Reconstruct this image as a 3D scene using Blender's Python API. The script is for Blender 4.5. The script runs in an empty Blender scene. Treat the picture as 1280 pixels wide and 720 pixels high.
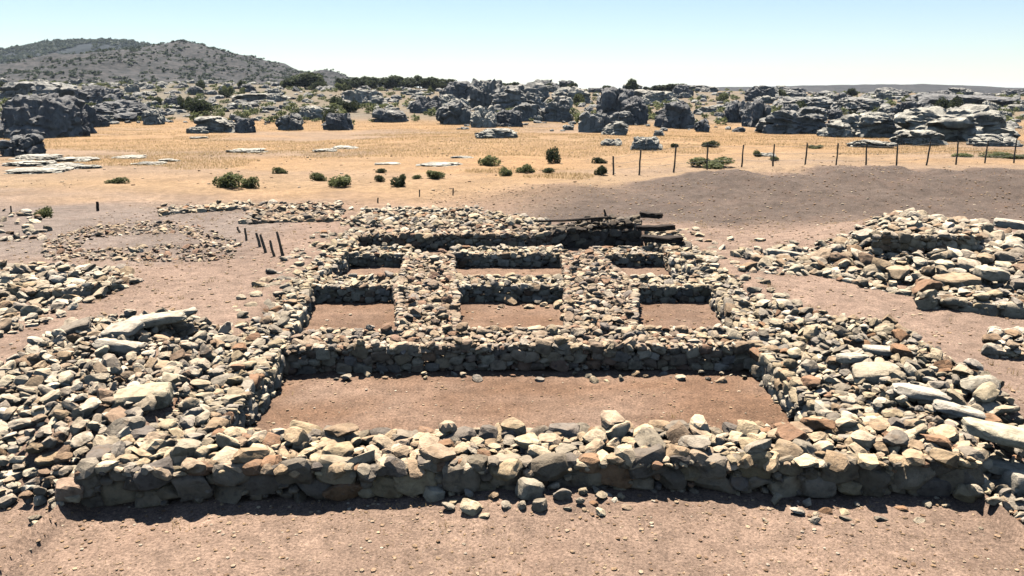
import bpy, bmesh, math, random
import numpy as np
from mathutils import Vector, Matrix, Euler

R = random.Random(11)
NR = np.random.RandomState(5)
C = bpy.context.scene.collection
SC = bpy.context.scene
PI = math.pi

# ------------------------------------------------------------------ camera
F = 995.0                      # focal length in photo pixels (1280 wide)
H = 3.8                        # eye height: the picture is taken from a bank of earth
P = math.atan(242 / F)
cam_d = bpy.data.cameras.new('camera'); cam = bpy.data.objects.new('camera', cam_d); C.objects.link(cam)
cam_d.sensor_width = 36; cam_d.lens = 36 * F / 1280; cam_d.clip_end = 9000; cam_d.clip_start = .05
cam.location = (0, 0, H); cam.rotation_euler = (PI / 2 - P, 0, 0)
SC.camera = cam

def ray(px, py):
    x = (px - 640) / F; y = -(py - 360) / F
    return (x, math.cos(P) + y * math.sin(P), -math.sin(P) + y * math.cos(P))
def at(px, py, z):
    r = ray(px, py); t = (z - H) / r[2]; return (r[0] * t, r[1] * t)
def dirx(px, Y, py=118):
    r = ray(px, py); return r[0] / r[1] * Y
def zat(py, Y):
    r = ray(640, py); return H + r[2] / r[1] * Y

# ------------------------------------------------------------------ noise (numpy)
def _hash(ix, iy, s):
    n = (ix.astype(np.int64) * 374761393 + iy.astype(np.int64) * 668265263 + s * 974711) & 0x7fffffff
    n = ((n ^ (n >> 13)) * 1274126177) & 0x7fffffff
    n = (n ^ (n >> 16)) & 0xffff
    return n / 65535.0
def vnoise(x, y, s=0):
    x = np.asarray(x, float); y = np.asarray(y, float)
    ix = np.floor(x); iy = np.floor(y); fx = x - ix; fy = y - iy
    fx = fx * fx * (3 - 2 * fx); fy = fy * fy * (3 - 2 * fy)
    a = _hash(ix, iy, s); b = _hash(ix + 1, iy, s); c = _hash(ix, iy + 1, s); d = _hash(ix + 1, iy + 1, s)
    return (a + (b - a) * fx + (c - a) * fy + (a - b - c + d) * fx * fy) * 2 - 1
def fbm(x, y, o=4, s=0):
    r = 0; a = 1.
    for i in range(o):
        r = r + a * vnoise(np.asarray(x) * 2 ** i + 17.3 * i, np.asarray(y) * 2 ** i - 9.1 * i, s + i); a *= .5
    return r
def ss(a, b, x):
    t = np.clip((np.asarray(x, float) - a) / (b - a), 0, 1); return t * t * (3 - 2 * t)
def vn3(p, s):
    # cheap 3-d noise: average of three slices
    return (vnoise(p[:, 0] + 3.1 * p[:, 2], p[:, 1], s) + vnoise(p[:, 1] + 2.7 * p[:, 0], p[:, 2], s + 7) + vnoise(p[:, 2] + 1.9 * p[:, 1], p[:, 0], s + 13)) / 3

# ------------------------------------------------------------------ terrain
def hz(x, y, fine=True):
    x = np.asarray(x, float); y = np.asarray(y, float)
    out = .42 + 0 * x
    # excavated interior and the lower ground before the front wall
    t = np.clip((y - 7.3) / 12.7, 0, 1)
    xl = -3.72 - .42 * t; xr = 3.98 + .15 * t
    ins = ss(-.25, .25, x - xl) * ss(-.25, .25, xr - x) * (1 - ss(20.3, 20.9, y))
    front = 1 - ss(6.75, 8.3, y + .15 * vnoise(x * .9, y * .9, 3))
    frontc = 1 - ss(7.2, 7.6, y)
    corr = ss(-4.25, -4.0, x) * ss(-4.6, -4.35, -x)
    low = np.maximum(np.maximum(front * (1 - corr), frontc * corr), ins)
    z = out * (1 - low)
    # heap of washed soil at the middle of the front wall
    z = z + .10 * np.exp(-((x - .2) / 1.2) ** 2 - ((y - 6.95) / .5) ** 2)
    # left rubble bank is a low heap
    z = z + .17 * np.exp(-((x + 5.6) / 1.1) ** 2 - ((y - 10.6) / 1.3) ** 2)
    # mounds of the other ruins
    z = z + .55 * np.exp(-((x - 9.6) / 2.0) ** 2 - ((y - 19.2) / 2.0) ** 2) + .22 * np.exp(-((x - 9.5) / 2.8) ** 2 - ((y - 15) / 2.2) ** 2)
    z = z + .16 * np.exp(-((x + 9.3) / 1.7) ** 2 - ((y - 13.6) / 1.8) ** 2)
    z = z + .14 * np.exp(-((x - 5.25) / .7) ** 2 - ((y - 9.3) / 1.4) ** 2)
    # spoil bank on the right with its lower tail to the left
    A = .30 * ss(-2.5, 2.5, x) + .36 * ss(4.0, 7.5, x) + .10 * vnoise(x * .22, y * .1, 21)
    crest = 28.0 + .8 * vnoise(x * .15, x * 0, 8)
    bank = ss(21.0, 27.6, y - (crest - 28)) * (1 - ss(28.6, 33, y - (crest - 28)))
    z = z + A * bank * (1 + .22 * fbm(x * .8, y * .5, 4, 40) + .20 * (.5 - np.abs(vnoise(x * .9 + y * .5, y * .22, 44)))) - .13 * np.exp(-((y - 20.8) / 2.0) ** 2) * ss(4.6, 6, x)
    # field, then the rocky rise
    far = ss(30, 60, y)
    z = z + far * .25 * vnoise(x * .05, y * .05, 50)
    az = x / np.maximum(y, 1) * F + 640
    rise = np.interp(y, [72, 100, 130, 170, 220, 300], [0, .45, 1.3, 2.9, 4.3, 4.7])
    side = np.interp(az, [-400, 0, 250, 450, 700, 900, 1280, 1700], [1.25, 1.3, 1.35, 1.15, 1.0, .86, .70, .6])
    back = np.interp(y, [300, 420, 900], [1, .9, .55])
    z = z + rise * side * back * (1 + .13 * fbm(x * .045, y * .045, 3, 60))
    if fine:
        near = 1 - ss(25, 60, y)
        z = z + near * (.020 * fbm(x * 1.7, y * 1.7, 4, 70) + .010 * vnoise(x * 9, y * 9, 80)) + (1 - near) * .06 * fbm(x * .5, y * .5, 3, 90)
    return z
def h1(x, y): return float(hz(np.array([x]), np.array([y]))[0])
def ground(px, py, z0=.4):
    z = z0
    for _ in range(12):
        x, y = at(px, py, z); z = .5 * z + .5 * h1(x, y)
    return x, y, h1(x, y)

# ------------------------------------------------------------------ materials
def newmat(name):
    m = bpy.data.materials.new(name); m.use_nodes = True
    nt = m.node_tree; nt.nodes.clear()
    out = nt.nodes.new('ShaderNodeOutputMaterial'); b = nt.nodes.new('ShaderNodeBsdfPrincipled')
    nt.links.new(b.outputs[0], out.inputs[0]); b.inputs['Roughness'].default_value = .95
    b.inputs['Specular IOR Level'].default_value = .15
    return m, nt, b
def N(nt, t, **k):
    n = nt.nodes.new(t)
    for a, v in k.items(): setattr(n, a, v)
    return n
def noise(nt, vec, scale, detail=4, rough=.55):
    n = N(nt, 'ShaderNodeTexNoise'); n.inputs['Scale'].default_value = scale; n.inputs['Detail'].default_value = detail; n.inputs['Roughness'].default_value = rough
    nt.links.new(vec, n.inputs['Vector']); return n.outputs['Fac']
def ramp(nt, fac, stops):
    r = N(nt, 'ShaderNodeValToRGB'); el = r.color_ramp.elements
    while len(el) < len(stops): el.new(.5)
    for e, (p, c) in zip(el, stops): e.position = p; e.color = (*c, 1) if len(c) == 3 else c
    nt.links.new(fac, r.inputs[0]); return r.outputs[0]
def mix(nt, a, b, fac, mode='MIX'):
    m = N(nt, 'ShaderNodeMix', data_type='RGBA', blend_type=mode)
    for s, v in (('Factor', fac), ):
        if isinstance(v, (int, float)): m.inputs[0].default_value = v
        else: nt.links.new(v, m.inputs[0])
    for i, v in ((6, a), (7, b)):
        if isinstance(v, tuple): m.inputs[i].default_value = (*v, 1)
        else: nt.links.new(v, m.inputs[i])
    return m.outputs[2]
def bump(nt, b, fac, strength, dist):
    n = N(nt, 'ShaderNodeBump'); n.inputs['Strength'].default_value = strength; n.inputs['Distance'].default_value = dist
    nt.links.new(fac, n.inputs['Height']); nt.links.new(n.outputs[0], b.inputs['Normal'])
def g3(v): return (v, v, v)

def stone_material(name, source, scale=1.0):
    m, nt, b = newmat(name)
    geo = N(nt, 'ShaderNodeNewGeometry'); vec = geo.outputs['Position']
    if source == 'object':
        col = N(nt, 'ShaderNodeObjectInfo').outputs['Color']
    else:
        col = N(nt, 'ShaderNodeAttribute', attribute_name='tone').outputs['Color']
    blot = ramp(nt, noise(nt, vec, 9 * scale, 5, .6), [(.30, g3(.50)), (.48, g3(.95)), (.72, g3(1.22))])
    c = mix(nt, col, blot, 1.0, 'MULTIPLY')
    lich = ramp(nt, noise(nt, vec, 22 * scale, 3, .6), [(.58, g3(0)), (.68, g3(.4))])
    c = mix(nt, c, (.165, .145, .125), lich)
    rust = ramp(nt, noise(nt, vec, 5.3 * scale, 3, .5), [(.60, g3(0)), (.72, g3(.5))])
    c = mix(nt, c, (.21, .135, .08), rust)
    nt.links.new(c, b.inputs['Base Color'])
    bump(nt, b, noise(nt, vec, 24 * scale, 8, .7), .8, .035 / scale)
    return m
M_STONE = stone_material('limestone', 'object')
M_RUBBLE = stone_material('limestone_rubble', 'attribute')

def rock_material():
    m, nt, b = newmat('karst_rock')
    tc = N(nt, 'ShaderNodeNewGeometry'); vec = tc.outputs['Position']
    oi = N(nt, 'ShaderNodeObjectInfo')
    mp = N(nt, 'ShaderNodeMapping'); mp.inputs['Scale'].default_value = (1, 1, .22); nt.links.new(vec, mp.inputs['Vector'])
    streak = noise(nt, mp.outputs[0], 1.1, 6, .65)
    c = ramp(nt, streak, [(.28, (.10, .097, .095)), (.5, (.21, .20, .185)), (.72, (.34, .325, .295))])
    c = mix(nt, c, oi.outputs['Color'], 1.0, 'MULTIPLY')
    patch = ramp(nt, noise(nt, vec, .7, 4, .6), [(.55, g3(0)), (.68, g3(.6))])
    c = mix(nt, c, (.09, .093, .09), patch)
    nt.links.new(c, b.inputs['Base Color'])
    bump(nt, b, noise(nt, mp.outputs[0], 2.5, 7, .7), .9, .35)
    return m
M_ROCK = rock_material()

def core_material():
    m, nt, b = newmat('earth_core')
    vec = N(nt, 'ShaderNodeNewGeometry').outputs['Position']
    c = ramp(nt, noise(nt, vec, 14, 5, .7), [(.3, (.06, .047, .036)), (.7, (.13, .10, .075))])
    nt.links.new(c, b.inputs['Base Color']); bump(nt, b, noise(nt, vec, 30, 5, .7), .8, .04)
    return m
M_CORE = core_material()

def ground_material():
    m, nt, b = newmat('dry_soil')
    vec = N(nt, 'ShaderNodeNewGeometry').outputs['Position']
    col = N(nt, 'ShaderNodeAttribute', attribute_name='soil').outputs['Color']
    msk = N(nt, 'ShaderNodeAttribute', attribute_name='near').outputs['Fac']
    big = ramp(nt, noise(nt, vec, .55, 5, .6), [(.3, g3(.80)), (.7, g3(1.18))])
    mid = ramp(nt, noise(nt, vec, 4.2, 5, .65), [(.3, g3(.70)), (.7, g3(1.25))])
    fin = ramp(nt, noise(nt, vec, 34, 6, .85), [(.32, g3(.16)), (.50, g3(.52)), (.68, g3(.96))])
    c = mix(nt, col, big, 1.0, 'MULTIPLY'); c = mix(nt, c, mid, 1.0, 'MULTIPLY'); c = mix(nt, c, fin, 1.0, 'MULTIPLY')
    red = ramp(nt, noise(nt, vec, 1.3, 4, .6), [(.50, g3(0)), (.70, g3(.14))])
    c = mix(nt, c, (.19, .11, .075), red)
    nt.links.new(c, b.inputs['Base Color'])
    add = N(nt, 'ShaderNodeMath', operation='ADD')
    nt.links.new(noise(nt, vec, 11, 6, .7), add.inputs[0]); nt.links.new(noise(nt, vec, 60, 3, .7), add.inputs[1])
    bump(nt, b, add.outputs[0], .55, .035)
    return m
M_GROUND = ground_material()

def leaf_material(name, a, bcol):
    m, nt, b = newmat(name)
    g = N(nt, 'ShaderNodeNewGeometry')
    c = ramp(nt, g.outputs['Random Per Island'], [(0, a), (1, bcol)])
    oi = N(nt, 'ShaderNodeObjectInfo')
    v = ramp(nt, oi.outputs['Random'], [(0, g3(.75)), (1, g3(1.25))])
    c = mix(nt, c, v, 1.0, 'MULTIPLY')
    nt.links.new(c, b.inputs['Base Color']); b.inputs['Roughness'].default_value = .7
    tr = N(nt, 'ShaderNodeBsdfTranslucent'); nt.links.new(c, tr.inputs['Color']); mx = N(nt, 'ShaderNodeMixShader'); mx.inputs[0].default_value = .42
    nt.links.new(b.outputs[0], mx.inputs[1]); nt.links.new(tr.outputs[0], mx.inputs[2])
    nt.links.new(mx.outputs[0], [q for q in nt.nodes if q.type == 'OUTPUT_MATERIAL'][0].inputs[0])
    return m
M_LEAF = leaf_material('shrub_leaf', (.085, .098, .038), (.18, .185, .08))
M_DARKLEAF = leaf_material('evergreen_leaf', (.030, .038, .020), (.080, .090, .042))
M_STRAW = leaf_material('dry_grass_blade', (.40, .26, .11), (.62, .44, .21))
M_SCRUB = leaf_material('hill_scrub_leaf', (.025, .034, .022), (.075, .085, .05))

def plain(name, a, bcol, sc):
    m, nt, b = newmat(name)
    vec = N(nt, 'ShaderNodeNewGeometry').outputs['Position']
    nt.links.new(ramp(nt, noise(nt, vec, sc, 5, .65), [(.3, a), (.7, bcol)]), b.inputs['Base Color'])
    bump(nt, b, noise(nt, vec, sc * 3, 4, .6), .4, .01)
    return m
M_WOOD = plain('weathered_wood', (.11, .078, .052), (.24, .175, .12), 14)
M_TIMBER = plain('dark_timber', (.018, .014, .012), (.06, .045, .035), 12)
M_BARK = plain('bark', (.07, .055, .04), (.15, .12, .09), 6)
M_WIRE = plain('fence_wire', (.16, .15, .14), (.25, .24, .23), 20)

def hill_material(name, pale, dark, lo, hi, sc):
    m, nt, b = newmat(name)
    vec = N(nt, 'ShaderNodeNewGeometry').outputs['Position']
    f = ramp(nt, noise(nt, vec, sc, 8, .75), [(lo, dark), (hi, pale)])
    f = mix(nt, f, ramp(nt, noise(nt, vec, sc * .12, 4, .6), [(.3, g3(.8)), (.7, g3(1.2))]), 1.0, 'MULTIPLY')
    nt.links.new(f, b.inputs['Base Color'])
    return m

# ------------------------------------------------------------------ mesh helpers
def tag(o, label=None, cat=None, group=None, kind=None):
    for k, v in (('label', label), ('category', cat), ('group', group), ('kind', kind)):
        if v: o[k] = v
    return o
def mesh_np(name, v, f, mat=None, smooth=False, attrs=None):
    v = np.asarray(v, np.float32); f = np.asarray(f, np.int32)
    me = bpy.data.meshes.new(name); k = f.shape[1]
    me.vertices.add(len(v)); me.vertices.foreach_set('co', v.ravel())
    me.loops.add(f.size); me.loops.foreach_set('vertex_index', f.ravel())
    me.polygons.add(len(f)); me.polygons.foreach_set('loop_start', np.arange(0, f.size, k, dtype=np.int32))
    me.polygons.foreach_set('loop_total', np.full(len(f), k, np.int32))
    me.polygons.foreach_set('use_smooth', np.full(len(f), smooth, bool))
    for an, (typ, data) in (attrs or {}).items():
        a = me.attributes.new(an, typ, 'POINT')
        if typ == 'FLOAT_COLOR':
            d = np.ones((len(v), 4), np.float32); d[:, :3] = data; a.data.foreach_set('color', d.ravel())
        else: a.data.foreach_set('value', np.asarray(data, np.float32))
    me.update(calc_edges=True)
    if mat: me.materials.append(mat)
    return me
def link(name, me, parent=None, loc=(0, 0, 0)):
    o = bpy.data.objects.new(name, me); C.objects.link(o); o.location = loc
    if parent: o.parent = parent
    return o
def empty(name, loc, label, cat, group=None):
    o = bpy.data.objects.new(name, None); C.objects.link(o); o.location = loc; o.empty_display_size = .2
    return tag(o, label, cat, group)
_ico = {}
def ico(n):
    if n not in _ico:
        bm = bmesh.new(); bmesh.ops.create_icosphere(bm, subdivisions=n, radius=1)
        _ico[n] = (np.array([x.co[:] for x in bm.verts]), np.array([[q.index for q in x.verts] for x in bm.faces])); bm.free()
    return _ico[n]
def rock(sub, seed, pw=3.0, cuts=12, lo=.62, hi=.95, nz=.06):
    v, f = ico(sub); r = np.random.RandomState(seed)
    p = v / (np.abs(v) ** pw).sum(1, keepdims=True) ** (1 / pw)
    for _ in range(cuts):
        n = r.normal(size=3); n /= np.linalg.norm(n); sup = (p @ n).max()
        d = r.uniform(lo, hi) * sup; k = np.maximum(p @ n - d, 0); p = p - k[:, None] * n * .97
    p = p + v * (vn3(p * 2.3 + seed, seed) * nz * 2.2 + vn3(p * 6 + seed, seed + 3) * nz * 1.3)[:, None]
    lo_, hi_ = p.min(0), p.max(0)
    return (p - (lo_ + hi_) / 2) / ((hi_ - lo_) / 2), f
def rot(yaw, tx, ty):
    return np.array(Euler((tx, ty, yaw), 'XYZ').to_matrix())

NV = 26
SHAPES = [rock(3, 100 + i, 4.5 if i % 3 else 2.8, 8 + i % 6, .52, .90, .06) for i in range(NV)]
LOWS = [rock(2, 100 + i, 4.5 if i % 3 else 2.8, 8 + i % 6, .52, .90, .06) for i in range(NV)]
BLK = [rock(3, 200 + i, 8.0, 7, .80, .985, .035) for i in range(12)]
BLKL = [rock(2, 200 + i, 8.0, 7, .80, .985, .035) for i in range(12)]
SHAPES += BLK; LOWS += BLKL
TINY = [rock(1, 300 + i, 2.6, 5, .7, .95, .04) for i in range(10)]
STONE_MESH = []
for i, (v, f) in enumerate(SHAPES):
    me = mesh_np('stone', v, f, M_STONE, True); me.set_sharp_from_angle(angle=math.radians(27)); STONE_MESH.append(me)

TONES = [((.52, .455, .355), 5), ((.60, .545, .45), 4), ((.45, .42, .375), 4), ((.42, .33, .25), 2), ((.34, .315, .285), 3), ((.36, .235, .165), 1), ((.66, .62, .55), 2)]
GREY = [((.56, .50, .42), 5), ((.62, .57, .49), 5), ((.42, .38, .335), 3), ((.48, .39, .30), 3), ((.68, .64, .56), 3), ((.36, .27, .205), 2)]
PINK = [((.47, .39, .31), 5), ((.55, .48, .39), 4), ((.40, .32, .26), 4), ((.38, .26, .20), 2), ((.33, .30, .275), 3), ((.60, .55, .48), 2)]
CREAM = [((.63, .53, .405), 5), ((.69, .60, .475), 4), ((.55, .445, .34), 4), ((.46, .36, .27), 2), ((.40, .37, .33), 2), ((.40, .26, .18), 1)]
def tone(pal):
    c = R.choices([p[0] for p in pal], [p[1] for p in pal])[0]; k = R.uniform(.76, 1.14) * .70
    w = R.uniform(.0, .10); return tuple(min(.6, x * k * q) for x, q in zip(c, (1.10 + w * .3, .985, .87 - w)))

# a stone is a dict: centre, half sizes, rotation, tone
def st(c, half, e, pal, v=None): return dict(c=c, h=half, e=e, t=tone(pal), v=R.randrange(NV) if v is None else v)
def weight(s):
    d = math.dist(s['c'], (0, 0, H)); return s['h'][0] * max(s['h'][1], s['h'][2]) / d ** 2
def merged(name, stones, origin=(0, 0, 0), low=None):
    V, Fc, T, n = [], [], [], 0
    for s in stones:
        d = math.dist(s['c'], (0, 0, H)); px = max(s['h']) / d * F
        v, f = (LOWS[s['v']] if px > 3.5 else TINY[s['v'] % 10])
        w = (v * np.array(s['h'])) @ rot(s['e'][2], s['e'][0], s['e'][1]).T + np.array(s['c']) - np.array(origin)
        V.append(w); Fc.append(f + n); n += len(v); T.append(np.repeat([s['t']], len(v), 0))
    return mesh_np(name, np.concatenate(V), np.concatenate(Fc), M_RUBBLE, False, {'tone': ('FLOAT_COLOR', np.concatenate(T))})
def stone_object(name, s, parent=None, origin=(0, 0, 0)):
    o = link(name, STONE_MESH[s['v']], parent, tuple(a - b for a, b in zip(s['c'], origin)))
    o.rotation_euler = s['e']; o.scale = s['h']; o.color = (*s['t'], 1)
    return o

class Packer:
    """spreads stones over a plan polygon so that they touch without running into each other"""
    def __init__(self, cell=.5): self.g = {}; self.cell = cell
    def ok(self, x, y, r, k):
        ci, cj = int(x // self.cell), int(y // self.cell)
        for i in (ci - 1, ci, ci + 1):
            for j in (cj - 1, cj, cj + 1):
                for (a, b, q) in self.g.get((i, j), ()):
                    if (a - x) ** 2 + (b - y) ** 2 < (k * (r + q)) ** 2: return False
        return True
    def add(self, x, y, r): self.g.setdefault((int(x // self.cell), int(y // self.cell)), []).append((x, y, r))
def inside(poly, x, y):
    c = False; n = len(poly)
    for i in range(n):
        (x1, y1), (x2, y2) = poly[i], poly[i - 1]
        if (y1 > y) != (y2 > y) and x < (x2 - x1) * (y - y1) / (y2 - y1) + x1: c = not c
    return c
def area(poly): return abs(sum(poly[i - 1][0] * poly[i][1] - poly[i][0] * poly[i - 1][1] for i in range(len(poly)))) / 2
def fill(poly, sizes, zf, pal, k=.80, flat=(.42, .72), tilt=16, sink=.25, dens=1.0, keep=None):
    """sizes: [(radius_lo, radius_hi, darts per square metre)] from large to small"""
    pk = Packer(); out = []; A = area(poly)
    xs = [p[0] for p in poly]; ys = [p[1] for p in poly]
    B = (max(xs) - min(xs)) * (max(ys) - min(ys))
    for (a, b, n) in sizes:
        for _ in range(int(n * B * dens)):
            x, y = R.uniform(min(xs), max(xs)), R.uniform(min(ys), max(ys))
            if not inside(poly, x, y): continue
            if keep and not keep(x, y): continue
            r = R.uniform(a, b)
            if not pk.ok(x, y, r, k): continue
            pk.add(x, y, r)
            hx, hy, hzz = r * R.uniform(.95, 1.35), r * R.uniform(.75, 1.0), r * R.uniform(*flat)
            z = zf(x, y) + hzz * (1 - 2 * sink) + R.uniform(-.02, .03)
            out.append(st((x, y, z), (hx, hy, hzz), (math.radians(R.gauss(0, tilt)), math.radians(R.gauss(0, tilt)), R.uniform(0, PI * 2)), pal))
    return out
def face(a, b, zb, zt, size, pal, ragged=.05):
    """random rubble masonry up one wall face from a to b; the face looks to the right of a->b"""
    out = []; L = math.hypot(b[0] - a[0], b[1] - a[1]); u = ((b[0] - a[0]) / L, (b[1] - a[1]) / L); n = (u[1], -u[0])
    yaw = math.atan2(u[1], u[0]); hgt = zt - zb; pk = Packer(.4)
    for r0, r1, q in ((.42, .56, 90), (.28, .40, 260), (.17, .26, 520), (.09, .15, 700)):
        for _ in range(int(q * L * hgt / (size / .25) ** 1.2) + 4):
            r = size * R.uniform(r0, r1); m = R.uniform(r * .5, max(r * .6, L - r * .5)); z = R.uniform(min(r * .5, hgt * .4), max(hgt - r * .5, hgt * .5))
            if not pk.ok(m, z * 1.35, r, .84): continue
            pk.add(m, z * 1.35, r)
            d = max(r * 1.5, size * .6); off = d * .5 - R.uniform(-.3, 1) * ragged + .03 - .05 * z / max(.1, hgt)
            if r0 < .2: off += .02
            x, y = a[0] + u[0] * m - n[0] * off, a[1] + u[1] * m - n[1] * off
            blk = R.random() < .65
            out.append(st((x, y, zb + z), (r * R.uniform(1.05, 1.35), d * .5, r * R.uniform(.72, .92)),
                          (math.radians(R.gauss(0, 5)), math.radians(R.gauss(0, 13)), yaw + R.choice((0, PI)) + math.radians(R.gauss(0, 8))), pal, NV + R.randrange(12) if blk else None))
    return out

def inset(poly, d):
    n = len(poly); sg = 1 if sum(poly[i - 1][0] * poly[i][1] - poly[i][0] * poly[i - 1][1] for i in range(n)) > 0 else -1; out = []
    for i in range(n):
        a, b, c = Vector(poly[i - 1]), Vector(poly[i]), Vector(poly[(i + 1) % n]); u, w = (b - a).normalized(), (c - b).normalized()
        n1, n2 = Vector((-u.y, u.x)) * sg, Vector((-w.y, w.x)) * sg; m = (n1 + n2).normalized(); k = d / max(.5, m.dot(n1)); out.append((b.x + m.x * k, b.y + m.y * k))
    return out
def wall(label, poly, zt, faces, size, pal, sizes=None, fpal=None, group=None, zb=0.0, cat='stone wall', ztf=None, top_k=.74, nparts=100, bow=None):
    """a dry stone wall: an earth core, its 100 largest stones each a part, the remaining small stones one part"""
    cx = sum(p[0] for p in poly) / len(poly); cy = sum(p[1] for p in poly) / len(poly)
    org = (cx, cy, zb); root = empty('stone_wall', org, label, cat, group); root['kind'] = 'thing'
    ctop = (ztf or (lambda x, y: zt))
    # core
    ins = inset(poly, .20)
    bm = bmesh.new(); n = len(ins)
    lo = [bm.verts.new((x - cx, y - cy, -.15)) for x, y in ins]; hi = [bm.verts.new((x - cx, y - cy, ctop(x, y) - .19 - zb)) for x, y in ins]
    bm.faces.new(hi); bm.faces.new(lo[::-1])
    for i in range(n): bm.faces.new((lo[i - 1], lo[i], hi[i], hi[i - 1]))
    bmesh.ops.recalc_face_normals(bm, faces=bm.faces)
    me = bpy.data.meshes.new('earth_core'); bm.to_mesh(me); bm.free(); me.materials.append(M_CORE)
    link('earth_core', me, root)
    S = []
    for (i, j, b0) in faces:
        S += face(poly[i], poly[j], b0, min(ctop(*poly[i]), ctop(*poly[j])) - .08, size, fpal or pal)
    sizes = sizes or [(size * .50, size * .68, 40), (size * .33, size * .48, 130), (size * .18, size * .3, 260)]
    S += fill(poly, sizes, lambda x, y: ctop(x, y) - .17 + .03 * float(vnoise(x * 1.3, y * 1.3, 5)), pal, k=top_k)
    big = [(size * .34, size * .48, 6)]
    S += fill(poly, big, lambda x, y: ctop(x, y) - .09, pal, k=1.2, tilt=14)
    S.sort(key=weight, reverse=True)
    for s in S[:nparts]: stone_object('stone', s, root, org)
    if len(S) > nparts:
        o = link('rubble_fill', merged('rubble_fill', S[nparts:], org), root); o['kind'] = 'stuff'
    return root

# ------------------------------------------------------------------ world, sun
EL, AZ = 66.0, -16.0             # the sun stands high, beyond the ruin and a little to the left
W = bpy.data.worlds.new('World'); SC.world = W; W.use_nodes = True
nt = W.node_tree; bg = nt.nodes['Background']; sky = nt.nodes.new('ShaderNodeTexSky'); sky.sky_type = 'NISHITA'
sky.sun_disc = False; sky.sun_elevation = math.radians(EL); sky.sun_rotation = math.radians(AZ)
sky.altitude = 300; sky.air_density = 1.0; sky.dust_density = .1; sky.ozone_density = 1.6
nt.links.new(sky.outputs[0], bg.inputs[0]); bg.inputs[1].default_value = .050
sd = bpy.data.lights.new('sun', 'SUN'); so = bpy.data.objects.new('sun', sd); C.objects.link(so)
sd.energy = 5.0; sd.angle = math.radians(.5); sd.color = (1.0, .955, .88)
d = Vector((math.sin(math.radians(AZ)) * math.cos(math.radians(EL)), math.cos(math.radians(AZ)) * math.cos(math.radians(EL)), math.sin(math.radians(EL))))
so.rotation_euler = d.to_track_quat('Z', 'Y').to_euler(); so.location = (0, 20, 40)
SC.view_settings.view_transform = 'Standard'; SC.view_settings.look = 'None'; SC.view_settings.exposure = 1.4; SC.view_settings.gamma = 1
SC.cycles.use_adaptive_sampling = True
SC.cycles.max_bounces = 4; SC.cycles.diffuse_bounces = 0

# ------------------------------------------------------------------ ground sheet
def lines(lo, hi, step, a, b, g):
    xs = list(np.arange(lo, hi + 1e-6, step)); s = step
    while xs[-1] < b: s *= g; xs.append(xs[-1] + s)
    s = step; pre = []
    x = lo
    while x > a: s *= g; x -= s; pre.append(x)
    return np.array(pre[::-1] + xs)
gx = lines(-10, 11, .085, -3000, 3000, 1.075)
gy = lines(4.5, 24, .075, -60, 6000, 1.028)
X, Y = np.meshgrid(gx, gy); nx, ny = len(gx), len(gy)
Z = hz(X.ravel(), Y.ravel())
x, y = X.ravel(), Y.ravel()
idx = np.arange(nx * ny).reshape(ny, nx)
quads = np.stack([idx[:-1, :-1], idx[:-1, 1:], idx[1:, 1:], idx[1:, :-1]], -1).reshape(-1, 4)
def L3(a, b, t): return a * (1 - t[:, None]) + b * t[:, None]
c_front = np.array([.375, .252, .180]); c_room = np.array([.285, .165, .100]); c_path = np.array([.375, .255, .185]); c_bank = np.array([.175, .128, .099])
c_field = np.array([.50, .30, .145]); c_pale = np.array([.45, .305, .18]); c_grey = np.array([.29, .23, .19]); c_scrub = np.array([.21, .195, .15])
wv = fbm(x * .35, y * .35, 3, 120)
soil = np.repeat(c_front[None], len(x), 0)
t = np.clip((y - 7.3) / 12.7, 0, 1)
room = (ss(-4.0, -3.4, x) * ss(-4.2, -3.6, -x) * ss(7.0, 7.6, y) * (1 - ss(19, 20, y)))
soil = L3(soil, c_room, room * (1 - .45 * ss(13, 18, y)) * np.clip(.78 + .5 * fbm(x * .8, y * 1.1, 3, 150) - .35 * np.exp(-(x / 1.6) ** 2 - ((y - 8.8) / .7) ** 2), 0, 1))
outm = np.maximum(ss(4.0, 4.8, x), ss(4.0, 4.8, -x)) * ss(7, 8.5, y); outm = np.maximum(outm, ss(19.5, 21, y))
soil = L3(soil, c_path, outm)
soil = L3(soil, c_grey, ss(5, 7, -x) * ss(15, 17.5, y + wv) * (1 - ss(25, 29, y + 2 * wv)) * .8)
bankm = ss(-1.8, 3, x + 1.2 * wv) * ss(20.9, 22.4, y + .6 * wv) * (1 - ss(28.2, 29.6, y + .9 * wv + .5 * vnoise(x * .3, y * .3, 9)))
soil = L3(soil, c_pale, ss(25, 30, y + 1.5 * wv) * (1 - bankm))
soil = L3(soil, c_bank, bankm)  # grey-brown spoil, its colour darkened for the shade on the near slope
soil = L3(soil, c_field, ss(30, 46, y + 9 * fbm(x * .08, y * .08, 3, 130)) * (.78 + .22 * vnoise(x * .12, y * .12, 131)))
worn = np.clip(fbm(x * .055, y * .12, 4, 140) * 1.7 + .05 + .5 * vnoise(x * .3, y * .5, 145), 0, 1) * ss(30, 38, y) * .85
soil = L3(soil, np.array([.40, .275, .18]), worn)
soil = L3(soil, c_scrub, ss(84, 108, y + 9 * vnoise(x * .05, y * .05, 133)) * np.interp(x / np.maximum(y, 1) * F + 640, [0, 500, 800], [.95, .7, .6]))
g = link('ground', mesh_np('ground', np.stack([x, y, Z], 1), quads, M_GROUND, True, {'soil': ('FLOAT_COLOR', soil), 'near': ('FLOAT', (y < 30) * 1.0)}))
tag(g, 'dry tan earth and golden field running back to the rocks', 'ground', None, 'structure')

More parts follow.
